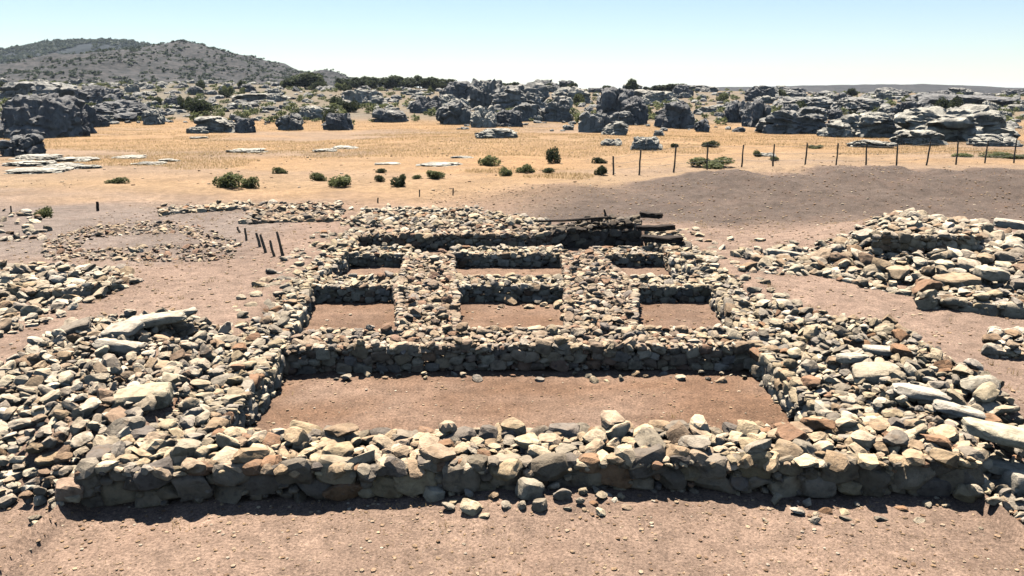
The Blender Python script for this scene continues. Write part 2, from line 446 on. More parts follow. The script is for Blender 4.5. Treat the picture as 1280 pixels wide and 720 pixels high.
# ------------------------------------------------------------------ walls of the main ruin
S_ = lambda z: (lambda x, y: z)
BIG = [(.105, .15, 16), (.072, .10, 130), (.045, .068, 480), (.028, .042, 800)]
MED = [(.085, .12, 14), (.058, .08, 120), (.038, .055, 540), (.026, .036, 700)]
SML = [(.075, .105, 16), (.05, .07, 150), (.034, .047, 640)]
FAR = [(.09, .13, 30), (.06, .085, 130), (.045, .06, 200)]
def ftop(x, y): return .50 + .035 * ss(2, 4, x) - .04 * math.exp(-(x / 1.8) ** 2)
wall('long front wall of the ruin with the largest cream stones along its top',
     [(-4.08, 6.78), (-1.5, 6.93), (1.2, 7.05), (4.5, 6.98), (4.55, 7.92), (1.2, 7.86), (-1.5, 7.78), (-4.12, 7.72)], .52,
     [(0, 1, 0), (1, 2, .03), (2, 3, 0), (3, 4, .1), (7, 0, .1), (4, 5, 0), (5, 6, 0), (6, 7, 0)], .32, CREAM, BIG, [((.34, .305, .26), 4), ((.27, .245, .22), 4), ((.42, .37, .29), 2), ((.34, .23, .165), 1), ((.24, .22, .21), 2)], ztf=lambda x, y: ftop(x, y))  # grey-brown face stones, coloured darker to deepen the shade on this side
wall('broad left side wall running away beside the rubble bank',
     [(-3.15, 7.75), (-3.30, 10.6), (-3.85, 14.4), (-3.80, 17.3), (-3.95, 20.3), (-4.95, 20.3), (-4.75, 14.4), (-4.35, 7.75)], .50,
     [(1, 0, 0), (2, 1, 0), (3, 2, 0), (4, 3, .05)], .23, TONES, MED)
wall('broad right side wall running away towards the dark planks',
     [(3.5, 7.92), (4.75, 7.92), (4.7, 14.4), (4.8, 20.4), (3.6, 20.4), (3.55, 17.3), (3.85, 14.4), (3.5, 10.6)], .50,
     [(0, 7, 0), (7, 6, 0), (6, 5, 0), (5, 4, .05)], .23, TONES, MED)
wall('cross wall behind the widest room, its shaded face in full view',
     [(-3.2, 10.52), (0, 10.64), (3.5, 10.62), (3.5, 11.5), (0, 11.52), (-3.05, 11.45)], .49, [(0, 1, 0), (1, 2, 0), (3, 4, 0), (4, 5, 0)], .20, PINK, SML)
wall('thick partition between the left cell and the middle cell',
     [(-1.70, 11.5), (-.80, 11.5), (-1.02, 14.4), (-1.36, 17.7), (-2.35, 17.7), (-2.17, 14.4)], .46, [(1, 2, 0), (2, 3, 0), (4, 5, 0), (5, 0, 0)], .20, PINK, SML)
wall('thick partition between the middle cell and the right cell',
     [(.80, 11.5), (1.87, 11.5), (2.32, 14.4), (1.9, 17.7), (1.12, 17.7), (1.0, 14.4)], .46, [(1, 2, 0), (2, 3, 0), (4, 5, 0), (5, 0, 0)], .20, PINK, SML)
for lab, x0, x1 in (('short wall closing the back of the left front cell', -3.9, -2.15), ('short wall closing the back of the middle front cell', -1.05, 1.02), ('short wall closing the back of the right front cell', 2.36, 3.9)):
    wall(lab, [(x0, 14.42), (x1, 14.45), (x1, 15.3), (x0, 15.3)], .43, [(0, 1, 0), (2, 3, 0)], .19, TONES, SML)
for lab, x0, x1 in (('narrow wall behind the left rear cell', -3.85, -2.33), ('narrow wall behind the middle rear cell', -1.4, 1.15), ('narrow wall behind the right rear cell', 1.85, 3.5)):
    wall(lab, [(x0, 17.6), (x1, 17.62), (x1, 18.5), (x0, 18.5)], .40, [(0, 1, 0), (2, 3, 0)], .18, TONES, SML)
wall('low broken back wall of the ruin behind the rear cells', [(-4.0, 19.5), (1.0, 19.8), (1.0, 20.9), (-4.0, 20.9)], .50, [(0, 1, .0)], .19, PINK, FAR, zb=0)
wall('dark higher end of the back wall beside the black planks', [(1.0, 19.8), (3.25, 20.0), (3.35, 21.1), (1.0, 20.9)], .66,
     [(0, 1, .0), (1, 2, .2)], .24, [((.12, .105, .095), 4), ((.20, .18, .16), 3), ((.40, .36, .31), 1)], FAR, ztf=lambda x, y: .54 + .22 * float(ss(.8, 2.6, x)))  # stones coloured dark to stand for the shadow on this wall end
wall('rearmost low line of stones behind the main ruin', [(-4.4, 23.0), (-.9, 23.4), (-.9, 24.1), (-4.4, 23.8)], .58, [(0, 1, .4)], .2, GREY, FAR, zb=.4)

# ------------------------------------------------------------------ neighbouring ruins: low walls
def px_poly(pts, z): return [at(px, py, z) for px, py in pts]
zr = .62
wall('low wall with a red boulder at its end, on the right across the path', px_poly([(1150, 372), (1285, 384), (1420, 392), (1420, 345), (1285, 343), (1150, 338)], zr), .72, [(0, 1, .42), (1, 2, .42)], .27, TONES, SML, zb=.4)
wall('curved low wall edging the path before the right stone mound', px_poly([(1080, 352), (1150, 366), (1150, 338), (1085, 322), (985, 300), (915, 312), (1000, 332)], .55), .58, [(0, 1, .42), (6, 0, .42), (5, 6, .42)], .22, TONES, FAR, zb=.4)
wall('loose stump of wall crowning the right stone mound', px_poly([(1092, 296), (1225, 298), (1222, 278), (1100, 276)], 1.0), 1.14, [(0, 1, .7), (1, 2, .7)], .24, GREY, FAR, zb=.9)
wall('small heap of wall at the right edge below the path', px_poly([(1238, 432), (1400, 442), (1400, 408), (1240, 406)], .6), .66, [(0, 1, .40), (3, 0, .4)], .24, GREY, SML, zb=.4)
wall('wall with a shaded face at the left edge of the site', px_poly([(-160, 362), (85, 358), (150, 343), (90, 328), (-160, 328)], .7), .74, [(0, 1, .40), (1, 2, .42)], .22, GREY, FAR, zb=.4)
wall('low tumbled wall edging the left path', px_poly([(-120, 404), (30, 396), (108, 372), (178, 346), (150, 340), (60, 366), (-120, 378)], .5), .50, [(0, 1, .42), (1, 2, .42)], .22, GREY, SML, zb=.4)
wall('thin far line of stones on the left behind the stone ring', px_poly([(200, 266), (310, 257), (312, 251), (200, 259)], .5), .58, [(0, 1, .4)], .24, TONES, FAR, zb=.4)
wall('pale stone strip behind the wooden stakes', px_poly([(300, 276), (430, 274), (425, 254), (320, 254)], .5), .58, [(0, 1, .4)], .24, PINK, FAR, zb=.4)

# ------------------------------------------------------------------ loose stones
LOOSE = []                        # (stone, label, group)
def spread(poly, sizes, pal, label, k=.78, tilt=20, zoff=0.0, keep=None, flat=(.42, .72), sink=.3, dens=1.0):
    for s in fill(poly, sizes, lambda x, y: h1(x, y) + zoff, pal, k=k, tilt=tilt, keep=keep, flat=flat, sink=sink, dens=dens):
        LOOSE.append((s, label))
bankL = px_poly([(-60, 500), (0, 468), (40, 442), (100, 414), (236, 401), (300, 425), (268, 475), (200, 505), (125, 575)], .42) + px_poly([(92, 632), (-60, 630)], .02)
spread(bankL, [(.09, .125, 14), (.06, .085, 110), (.035, .055, 460)], GREY, 'in the rubble bank against the left side wall')
spread(bankL, [(.07, .12, 10), (.045, .07, 90)], GREY, 'in the rubble bank against the left side wall', k=.95, zoff=.06, tilt=26)
bankR = px_poly([(925, 368), (1000, 392), (1060, 402), (1132, 414), (1158, 450), (1212, 476), (1290, 525), (1335, 600)], .45) + px_poly([(1300, 668), (1238, 640)], .05) + px_poly([(1215, 575), (1130, 530), (1050, 470), (975, 405)], .45)
spread(bankR, [(.09, .13, 14), (.06, .085, 120), (.035, .055, 480)], TONES, 'in the rubble bank against the right side wall')
spread(bankR, [(.07, .12, 12), (.045, .07, 90)], TONES, 'in the rubble bank against the right side wall', k=.9, zoff=.09, tilt=24)
moundR = px_poly([(925, 322), (1010, 296), (1085, 284), (1110, 276), (1215, 274), (1300, 292), (1440, 300), (1440, 350), (1285, 352), (1150, 345), (1080, 335)], .7)
spread(moundR, [(.12, .20, 7), (.075, .11, 30), (.05, .07, 60)], GREY, 'on the stone mound across the right path', dens=.8)
spread(px_poly([(1010, 310), (1100, 280), (1225, 280), (1330, 300), (1330, 345), (1150, 340)], .85), [(.13, .22, 6), (.08, .12, 16)], GREY, 'on the stone mound across the right path', k=.9, zoff=.1)
ruinL = px_poly([(-160, 425), (0, 414), (60, 395), (112, 370), (178, 345), (150, 330), (0, 326), (-160, 330)], .55)
spread(ruinL, [(.10, .16, 9), (.07, .10, 40), (.045, .065, 90)], GREY, 'in the tumbled ruin beyond the left path', dens=.9)
ring = px_poly([(58, 328), (290, 326), (300, 305), (250, 283), (190, 276), (100, 286), (50, 305)], .42)
hole = px_poly([(95, 312), (260, 306), (225, 292), (120, 296)], .42)
spread(ring, [(.065, .10, 8), (.04, .065, 40), (.03, .045, 60)], PINK, 'in the low stone ring among the left ruins', keep=lambda x, y: not inside(hole, x, y), dens=.8, sink=.42)
backR = [(-4.5, 20.7), (1.0, 20.8), (1.0, 21.6), (-.8, 23.2), (-4.4, 23.2)]
spread(backR, [(.09, .14, 10), (.06, .09, 40), (.04, .06, 70)], TONES, 'in the rubble strip behind the back wall')
for poly, lab in ((px_poly([(200, 262), (440, 262), (440, 250), (200, 254)], .45), 'near the far line of stones on the left'), (px_poly([(860, 304), (960, 302), (950, 296), (860, 298)], .45), 'beside the black planks at the back'),
                  (px_poly([(0, 300), (60, 305), (60, 262), (0, 262)], .45), 'on the bare ground among the left ruins')):
    spread(poly, [(.10, .15, 1.5), (.06, .1, 5)], GREY, lab)
# stones fallen to the foot of the walls
spread([(-.6, 6.6), (1.1, 6.6), (1.1, 7.0), (-.6, 7.0)], [(.07, .11, 5), (.03, .06, 60)], TONES, 'fallen at the foot of the front wall', k=.95)
spread([(2.0, 6.5), (4.4, 6.5), (4.4, 6.9), (2.0, 6.9)], [(.03, .06, 20)], TONES, 'fallen at the foot of the front wall', k=1.2)
spread([(-4.5, 6.45), (-4.0, 6.45), (-4.0, 6.8), (-4.5, 6.8)], [(.08, .13, 40), (.04, .07, 60)], TONES, 'fallen at the foot of the front wall', k=.95)
spread([(4.5, 6.2), (5.6, 6.0), (5.6, 6.9), (4.5, 6.9)], [(.06, .13, 22), (.04, .06, 60)], TONES, 'at the corner where the front wall meets the right rubble', k=.9)
spread([(-3.0, 10.2), (3.2, 10.2), (3.2, 10.55), (-3.0, 10.55)], [(.05, .09, 6), (.03, .05, 14)], TONES, 'on the floor of the widest room', k=1.2)
spread([(-.2, 14.0), (.9, 14.0), (.9, 14.4), (-.2, 14.4)], [(.09, .15, 26), (.05, .07, 30)], CREAM, 'on the floor of the middle front cell', k=1.0)

# named slabs and boulders: (px, py, half sizes, tilt x, tilt y, yaw, tone, z offset, label)
SPECIAL = [
    (196, 402, (.50, .30, .075), -4, -7, 8, (.68, .65, .58), .16, 'widest pale flat slab, lying on the crest of the left rubble bank'),
    (228, 397, (.24, .2, .06), -16, -20, 25, (.62, .60, .55), .24, 'tilted slab with a black underside on the crest of the left rubble bank'),
    (152, 412, (.30, .22, .07), 10, -10, -10, (.60, .58, .54), .12, 'pale slab just before the widest slab of the left rubble bank'),
    (92, 412, (.26, .16, .06), 8, -18, 20, (.36, .33, .30), .12, 'dark leaning slab at the outer end of the left bank crest'),
    (150, 432, (.34, .2, .08), -12, 8, 0, (.66, .63, .58), .06, 'white rounded slab below the crest slabs of the left rubble bank'),
    (180, 505, (.34, .2, .13), 6, -6, 12, (.66, .60, .48), .02, 'large cream block at the top of the left rubble near the front wall'),
    (1112, 441, (.36, .12, .05), 2, 3, -6, (.70, .68, .63), .1, 'long white slab with a dark shadow under it on the right rubble bank'),
    (1066, 450, (.20, .16, .07), -8, 4, 20, (.70, .67, .60), .1, 'white angular slab beside the long white slab on the right bank'),
    (1095, 468, (.30, .22, .10), 4, -8, -18, (.62, .57, .48), .06, 'large pale block below the long white slab on the right bank'),
    (1152, 490, (.34, .2, .06), -6, 6, -18, (.68, .66, .62), .1, 'white sloping slab at the middle of the right rubble bank'),
    (1200, 508, (.30, .16, .06), -4, 10, -22, (.66, .64, .60), .08, 'thin white slab outward of the white sloping slab'),
    (1222, 488, (.24, .18, .16), 6, 4, 0, (.62, .60, .54), .04, 'rounded pale boulder on the outer edge of the right rubble bank'),
    (1258, 558, (.44, .24, .075), -4, 9, -14, (.70, .67, .56), .16, 'huge pale slab capping the right end of the front wall'),
    (1258, 588, (.34, .24, .06), -6, 7, -10, (.64, .62, .56), .02, 'lower slab jutting out beneath the huge pale slab'),
    (1272, 610, (.14, .14, .13), 6, 8, 10, (.60, .58, .54), .05, 'rounded white stone below the two jutting slabs'),
    (1156, 366, (.30, .22, .20), -6, 6, 12, (.40, .265, .19), .08, 'big reddish boulder at the end of the low right wall'),
    (1167, 380, (.26, .18, .14), 8, 12, 20, (.55, .52, .46), .0, 'white edged boulder leaning before the big reddish boulder'),
    (1196, 348, (.38, .26, .08), 3, -4, 6, (.54, .44, .33), .16, 'broad buff slab lying behind the big reddish boulder'),
    (1240, 338, (.28, .2, .12), 2, 6, 0, (.66, .62, .54), .24, 'large white block on the low right wall'),
    (980, 318, (.42, .2, .08), -6, 6, -12, (.66, .63, .57), .04, 'long pale slab at the path end of the right mound'),
    (1262, 286, (.42, .26, .12), 0, 4, -30, (.62, .60, .56), .2, 'pale leaning block on the shoulder of the right mound'),
    (575, 607, (.17, .14, .20), 5, 5, 10, (.46, .43, .38), .06, 'upright block standing out from the middle of the front wall'),
    (543, 623, (.10, .08, .07), 5, 14, 30, (.66, .62, .54), .02, 'small white stone beside the upright block at the wall foot'),
    (662, 618, (.13, .11, .10), 5, 14, 30, (.52, .49, .43), .02, 'dark sided stone with a pale top at the foot of the front wall'),
    (932, 607, (.12, .09, .04), 0, 4, 0, (.70, .66, .56), .02, 'flat cream stone lying at the foot of the front wall'),
    (88, 620, (.13, .11, .10), 5, 14, 30, (.52, .40, .33), .02, 'pinkish stone propped at the left corner of the front wall'),
]
for (px, py, hs, tx, ty, yw, tn, dz, lab) in SPECIAL:
    x_, y_, z_ = ground(px, py)
    if dz > .03:
        x_, y_ = at(px, py, z_ + dz)
        z_ = h1(x_, y_)
        if lab.startswith(('huge', 'lower', 'rounded white')): z_ = .34 if 'huge' in lab else (.26 if 'lower' in lab else .06)
    hs = tuple(q * .9 for q in hs); s = dict(c=(x_, y_, z_ + dz + hs[2] * .4), h=hs, e=tuple(math.radians(a) for a in (tx, ty, yw)), t=tn, v=R.choice((0, 3, 6, 9, 12, 15, 18)) if hs[2] > .12 else NV + R.randrange(12))
    s['t'] = tuple(c * q for c, q in zip(tn, (.66, .585, .49))); o = stone_object('loose_stone', s); tag(o, lab, 'stone')
def tone_word(t):
    r, g_, b = (c / q for c, q in zip(t, (.72, .69, .64)))
    if r - b > .13 and r < .45: return 'reddish brown'
    if r - b > .12: return 'cream'
    return 'whitish' if r > .55 else ('pale grey' if r > .42 else 'dark grey')
LOOSE.sort(key=lambda q: weight(q[0]), reverse=True)
NL = 268
med = sorted(max(q[0]['h']) for q in LOOSE[:NL])[NL // 2]
for s, lab in LOOSE[:NL]:
    shp = 'flat' if s['h'][2] < .52 * s['h'][1] else 'chunky'
    sz = 'bigger' if max(s['h']) > med else 'middling'
    l = f"{sz} {shp} {tone_word(s['t'])} stone {lab}"
    tag(stone_object('loose_stone', s), l, 'stone', f"{sz} {shp} {tone_word(s['t'])} stones {lab}")
o = link('rubble', merged('rubble', [q[0] for q in LOOSE[NL:]])); tag(o, 'small stones filling the rubble banks and tumbled ruins', 'rubble', None, 'stuff')

# pebbles and clods over the bare earth
peb = []
def pebbles(n, x0, x1, y0, y1, a, b, pal, test=None):
    for _ in range(n):
        x_, y_ = R.uniform(x0, x1), R.uniform(y0, y1)
        if test and not test(x_, y_): continue
        r = a * (b / a) ** (R.random() ** 2.2)
        peb.append((x_, y_, r, tone(pal)))
SOILP = [((.42, .31, .22), 4), ((.52, .42, .32), 3), ((.30, .21, .15), 3), ((.60, .54, .46), 1)]
pebbles(6500, -5.5, 5.5, 4.6, 7.0, .004, .022, SOILP)
pebbles(1500, -3.2, 3.5, 7.8, 10.6, .005, .022, SOILP)
pebbles(1200, -3.2, 3.6, 11.5, 17.6, .008, .03, SOILP)
pebbles(2500, 4.8, 11, 7.5, 22, .010, .035, SOILP)
pebbles(3500, -12, -4.7, 7.5, 26, .010, .035, SOILP)
pebbles(4500, -3, 22, 21, 29, .012, .04, SOILP)
pebbles(900, -20, 25, 29, 60, .02, .07, SOILP)
hzv = hz(np.array([p[0] for p in peb]), np.array([p[1] for p in peb]))
V, Fc, T, n0 = [], [], [], 0
for (x_, y_, r, tn), z_ in zip(peb, hzv):
    v, f = TINY[R.randrange(10)] if r > .02 else ico(1)
    V.append((v * (r * R.uniform(.8, 1.4), r, r * .6)) @ rot(R.uniform(0, 6.3), 0, 0).T + (x_, y_, z_ + r * .2)); Fc.append(f + n0); n0 += len(v); T.append(np.repeat([tn], len(v), 0))
o = link('gravel', mesh_np('gravel', np.concatenate(V), np.concatenate(Fc), M_RUBBLE, False, {'tone': ('FLOAT_COLOR', np.concatenate(T))}))
tag(o, 'pebbles and clods scattered over the bare tan earth', 'gravel', None, 'stuff')

# ------------------------------------------------------------------ dry grass
def blades(name, pts, hgt, wid, mat, label, cat):
    n = len(pts); z_ = hz(pts[:, 0], pts[:, 1]); a = NR.uniform(0, 2 * PI, n); hh = hgt * NR.uniform(.5, 1.4, n) ; w = wid * NR.uniform(.6, 1.4, n)
    lean = NR.normal(0, .35, (n, 2)) * hh[:, None]
    b0 = np.stack([pts[:, 0] - np.cos(a) * w, pts[:, 1] - np.sin(a) * w, z_ - .02], 1); b1 = np.stack([pts[:, 0] + np.cos(a) * w, pts[:, 1] + np.sin(a) * w, z_ - .02], 1)
    tp = np.stack([pts[:, 0] + lean[:, 0], pts[:, 1] + lean[:, 1], z_ + hh], 1)
    v = np.stack([b0, b1, tp], 1).reshape(-1, 3); f = np.arange(3 * n).reshape(-1, 3)
    return tag(link(name, mesh_np(name, v, f, mat)), label, cat, None, 'stuff')
n = 240000
yy = 32 + 60 * NR.rand(n) ** 1.3; xx = (NR.rand(n) * 2 - 1) * (yy * .70)
k = fbm(xx * .12, yy * .12, 3, 200) + .9 * ss(32, 52, yy) - .35 - np.clip(fbm(xx * .055, yy * .12, 4, 140) * 1.3 - .1, 0, 1)
pts = np.stack([xx, yy], 1)[k > 0]
blades('dry_grass', pts, .10, .011, M_STRAW, 'golden dry grass covering the field behind the ruin', 'grass')
m = 9000
pts = np.stack([NR.uniform(-6, 6, m), NR.uniform(4.6, 6.9, m)], 1); pts = pts[vnoise(pts[:, 0] * 1.2, pts[:, 1] * 1.2, 77) > .05]
blades('straw', pts, .03, .003, M_STRAW, 'dry straw bits lying over the bare earth in front', 'straw')

wp = []
for _ in range(260):
    x_, y_ = R.uniform(-9, 9), R.uniform(6.3, 24)
    if -4.3 < x_ < 4.6 and 7 < y_ < 20.5 and R.random() < .85: continue
    k_ = R.randrange(6, 22); q = NR.normal(0, .05, (k_, 2)) + (x_, y_); wp.append(q)
blades('dry_weeds', np.concatenate(wp), .07, .004, M_STRAW, 'thin dry weeds sprouting between the loose stones', 'weeds')

# ------------------------------------------------------------------ boulders and outcrops of the rocky rise
def boulder_mesh(seed, sub=5):
    v, f = ico(sub); r = np.random.RandomState(seed)
    p = v / (np.abs(v) ** 3.2).sum(1, keepdims=True) ** (1 / 3.2)
    for _ in range(7):
        q = r.normal(size=3); q[2] = abs(q[2]) * .5; q /= np.linalg.norm(q); sup = (p @ q).max(); d_ = r.uniform(.70, .96) * sup
        p = p - np.maximum(p @ q - d_, 0)[:, None] * q * .92
    cells = r.uniform(-1, 1, (20, 3)) * (1.05, 1.05, 1.0)
    w = p + .16 * np.stack([vn3(p * 2.5, seed + k) for k in (1, 2, 3)], 1)
    D = np.sqrt((((w[:, None, :] - cells[None]) * (1, 1, .8)) ** 2).sum(2)); o_ = np.argsort(D, 1); F1 = np.take_along_axis(D, o_[:, :1], 1)[:, 0]; F2 = np.take_along_axis(D, o_[:, 1:2], 1)[:, 0]
    crack = np.exp(-((F2 - F1) / .09) ** 2)
    out = r.uniform(-.24, .16, 20)[o_[:, 0]] * (1 - np.exp(-((F2 - F1) / .10) ** 2))
    ang = np.arctan2(p[:, 1], p[:, 0])
    flute = np.exp(-(np.abs(vnoise(ang * 5 + seed, p[:, 2] * .6 + 4, seed + 2)) / .15) ** 2) * .07
    p = p * (1 + out - crack * .20 - flute)[:, None] + v * (vn3(p * 3.2, seed + 9) * .10 + vn3(p * 8, seed + 10) * .075 + vn3(p * 17, seed + 11) * .045)[:, None]
    lo_, hi_ = p.min(0), p.max(0); p = (p - (lo_ + hi_) / 2) / ((hi_ - lo_) / 2)
    me = mesh_np('limestone_boulder', p, f, M_ROCK, True); me.set_sharp_from_angle(angle=math.radians(35))
    return me
BM = [boulder_mesh(500 + i) for i in range(16)]
nb = [0]
_d = np.concatenate([np.arange(45, 130, .5), np.arange(130, 300, 1.0)])
def dist_of(px, yb):
    """distance at which the ground under this bearing is seen at picture row yb"""
    xs = np.array([dirx(px, q) for q in _d]); zz = hz(xs, _d, False)
    rows = 360 - F * np.tan(np.arctan((zz - H) / _d) + P)
    k = np.nonzero(rows <= yb)[0]
    return float(_d[k[0]]) if len(k) else 235.0
def boulder(px, d, w_px, h_px, tn, label, group=None, sinkz=.18, deep=.75, i=None):
    """px: bearing, d: distance, w/h: apparent size in photo pixels"""
    x_ = dirx(px, d); w = w_px / F * d; h = h_px / F * d; z_ = h1(x_, d)
    i = nb[0] % len(BM) if i is None else i; nb[0] += 1
    o = link('limestone_boulder', BM[i], None, (x_, d + w * .3, z_ + h * (.5 - sinkz)))
    o.scale = (w / 2, max(h * .6, w / 2 * deep), h / 2 * (1 + 2 * sinkz) * .95); o.rotation_euler = (0, 0, R.choice((0, PI)) + R.uniform(-.35, .35)); o.color = (*tn, 1)
    return tag(o, label, 'boulder', group)
DK, MD, PL = (.86, .85, .86), (1.25, 1.22, 1.16), (1.75, 1.68, 1.50)
BO = [
    (566, 156, 42, 28, MD, 'grooved boulder at the lower left corner of the central outcrop'),
    (572, 127, 46, 23, DK, 'flat topped boulder above the lower left corner of the central outcrop'),
    (606, 137, 42, 35, MD, 'tallest grey boulder at the heart of the central outcrop'),
    (650, 139, 72, 33, MD, 'broad grooved outcrop right of the tallest grey boulder'),
    (604, 160, 30, 25, PL, 'pale hollowed boulder at the foot of the central outcrop'),
    (635, 159, 34, 20, DK, 'round dark boulder at the foot of the central outcrop'),
    (660, 152, 36, 20, MD, 'boulder behind the round dark boulder at the outcrop foot'),
    (695, 152, 36, 26, MD, 'domed pale topped boulder standing at the right of the central outcrop'),
    (716, 130, 46, 20, PL, 'pale stony shelf joining the central outcrop to the next one'),
    (768, 146, 40, 34, DK, 'dark mass in the middle of the second outcrop'),
    (796, 156, 28, 32, DK, 'dark blunt pillar on the right of the second outcrop'),
    (783, 157, 32, 17, MD, 'low boulder before the dark blunt pillar'),
    (745, 166, 36, 24, MD, 'rough grey boulder at the left foot of the second outcrop'),
    (771, 170, 32, 16, PL, 'pale arched boulder below the second outcrop'),
    (822, 130, 50, 16, PL, 'pale ledge above the dark cube boulder'),
    (850, 161, 42, 31, DK, 'dark cube boulder alone between the second and right outcrops'),
    (881, 165, 18, 16, DK, 'small dark boulder beside the dark cube boulder'),
    (620, 173, 52, 11, PL, 'low pale ledge lying in the grass before the central outcrop'),
    (813, 188, 36, 16, PL, 'white stacked ledge lying alone in the golden field'),
    (711, 163, 14, 6, PL, 'small white rock in the field below the second outcrop'),
    (767, 183, 24, 8, PL, 'small flat white rock near the white stacked ledge'),
    (28, 173, 96, 52, DK, 'huge dark rock face at the far left edge'),
    (30, 128, 84, 24, MD, 'pale capped rock behind the huge dark rock face'),
    (115, 133, 52, 24, DK, 'dark square topped crag on the left rise'),
    (134, 152, 76, 25, DK, 'long sloping dark rock below the square topped crag'),
    (82, 168, 44, 36, DK, 'dark rock at the right foot of the huge rock face'),
    (115, 160, 22, 14, DK, 'small round rock before the long sloping rock'),
    (183, 156, 26, 18, PL, 'pale layered rock right of the long sloping rock'),
    (8, 196, 52, 26, DK, 'dark rock in front of the huge rock face at the left edge'),
    (262, 166, 60, 19, PL, 'pale boulder with dark hollows on the left of the field'),
    (301, 166, 24, 19, DK, 'dark square boulder beside the pale hollowed one'),
    (240, 168, 24, 8, PL, 'white layered rock at the edge of the left field'),
    (357, 163, 34, 20, MD, 'grey boulder between the left scrub and the field'),
    (388, 150, 34, 16, PL, 'pale boulder behind the grey boulder on the left rise'),
    (418, 163, 34, 20, DK, 'dark rounded boulder at the middle left edge of the field'),
    (485, 153, 40, 16, MD, 'low grey boulder left of the central outcrop'),
    (532, 142, 34, 20, DK, 'dark boulder just left of the central outcrop'),
    (452, 132, 50, 18, PL, 'pale boulder on the rise left of the central outcrop'),
    (320, 127, 66, 9, PL, 'long white ledge among the green scrub'),
    (1003, 168, 80, 31, MD, 'long block of pale topped rock behind the fence'),
    (926, 153, 30, 26, DK, 'dark boulder at the left of the right outcrop'),
    (949, 159, 28, 33, DK, 'dark rounded pillar beside the long pale topped block'),
    (953, 127, 34, 18, DK, 'high dark boulder above the rounded pillar'),
    (1102, 172, 78, 30, PL, 'striped pale outcrop with sloping grooves'),
    (1228, 177, 130, 42, PL, 'great pale rock slope at the right edge'),
    (1165, 182, 62, 18, PL, 'low cream rock before the great pale slope'),
    (1150, 156, 48, 30, DK, 'dark rock between the striped outcrop and the great pale slope'),
    (1057, 172, 40, 17, PL, 'broken white rocks at the end of the long block'),
    (1106, 186, 54, 9, PL, 'low white ledge just behind the fence posts'),
    (1085, 140, 60, 16, MD, 'grey ledges behind the striped outcrop'),
    (1020, 137, 70, 15, MD, 'grey ledges above the long pale topped block'),
    (1225, 136, 120, 17, DK, 'dark ridge of rock above the great pale slope'),
    (1262, 184, 54, 14, PL, 'white rock tongue below the great pale slope'),
]
for px, yb, w, h, tn, lab in BO: boulder(px, dist_of(px, yb), w * 1.12, h * 1.1, tn, lab)
# flat white pavements of rock in the field
FLAT = [(24, 200, 62, 12, 'farthest white slab of the rock pavement at the left edge'), (76, 203, 52, 11, 'white slab at the far corner of the left rock pavement'), (14, 208, 60, 12, 'white slab in the middle of the left rock pavement'), (58, 211, 56, 12, 'white slab between the others of the left rock pavement'), (96, 211, 30, 10, 'small white slab at the tip of the left rock pavement'), (22, 217, 70, 11, 'nearest white slab of the rock pavement at the left edge'), (150, 198, 44, 7, 'narrow white rock strip in the left field'), (172, 206, 44, 6, 'second white rock strip nearer than the narrow one'),
        (200, 202, 30, 6, 'small white rock strip beside the second strip'), (240, 174, 26, 6, 'flat white rock near the pale boulder'), (300, 191, 50, 9, 'scatter of white rock in the left field'), (400, 190, 34, 7, 'flat white rock in the middle of the field'),
        (425, 186, 40, 6, 'white rock behind the middle field shrubs'), (545, 208, 60, 7, 'pale rock pavement behind the middle field shrubs'), (480, 206, 34, 5, 'low pale rock in the field left of the tall bush'), (965, 196, 26, 9, 'pale rock beside the fence posts'), (575, 198, 30, 5, 'pale rock in the field near the tall bush')]
for (px, py, w, hh, lab) in FLAT:
    x_, y_, z_ = ground(px, py); 
    boulder(px, y_, w, hh * .5, (1.95, 1.86, 1.66), lab, sinkz=.25, deep=.85)
# many further boulders up the rise
for k_ in range(190):
    px = R.uniform(-40, 1320)
    if px < 520: yb = R.uniform(104, 156)
    else: yb = R.uniform(112, 156) if R.random() < .75 else R.uniform(140, 170)
    if 430 < px < 560 and yb > 140 and R.random() < .8: continue
    d_ = dist_of(px, yb)
    w = R.uniform(8, 26) * (1.15 if px > 520 else .9)
    pale = R.random() < (.65 if px < 520 else .45)
    side = 'left scrubby rise' if px < 430 else ('middle rise' if px < 860 else 'right rise')
    lab = f"{'small pale' if pale else 'small dark'} boulder among the many on the {side}"
    boulder(px, d_, w, w * R.uniform(.28, .62), PL if pale else R.choice((DK, MD)), lab, lab.replace('boulder', 'boulders'))
for k_ in range(46):                    # skyline bumps
    px = R.choice((R.uniform(560, 760), R.uniform(860, 1300), R.uniform(560, 1300))); d_ = R.uniform(185, 235); w = R.uniform(12, 34)
    lab = 'dark boulder on the skyline of the ' + ('middle rise' if px < 860 else 'right rise')
    boulder(px, d_, w, w * R.uniform(.22, .38), DK if R.random() < .7 else MD, lab, lab.replace('boulder', 'boulders'))

V, Fc, n0 = [], [], 0
CH = [rock(3, 1200 + i, 3.0, 9, .55, .92, .10) for i in range(12)]
for _ in range(1500):
    px = R.uniform(-60, 1340); yb = R.uniform(101, 158) if px < 540 else R.uniform(110, 164)
    if yb > 140 and R.random() < .55: continue
    if 430 < px < 560 and yb > 138: continue
    d_ = dist_of(px, yb) if yb > 121 else R.uniform(140, 240)
    x_ = dirx(px, d_); w = R.uniform(4, 15) / F * d_ / 2; v, f = CH[R.randrange(12)]
    V.append((v * (w, w * .8, w * R.uniform(.35, .7))) @ rot(R.uniform(0, 6.3), R.gauss(0, .12), R.gauss(0, .12)).T + (x_, d_, h1(x_, d_) + w * .15)); Fc.append(f + n0); n0 += len(v)
me = mesh_np('rocky_debris', np.concatenate(V), np.concatenate(Fc), M_ROCK); o = link('rocky_debris', me); o.color = (1.25, 1.22, 1.15, 1)
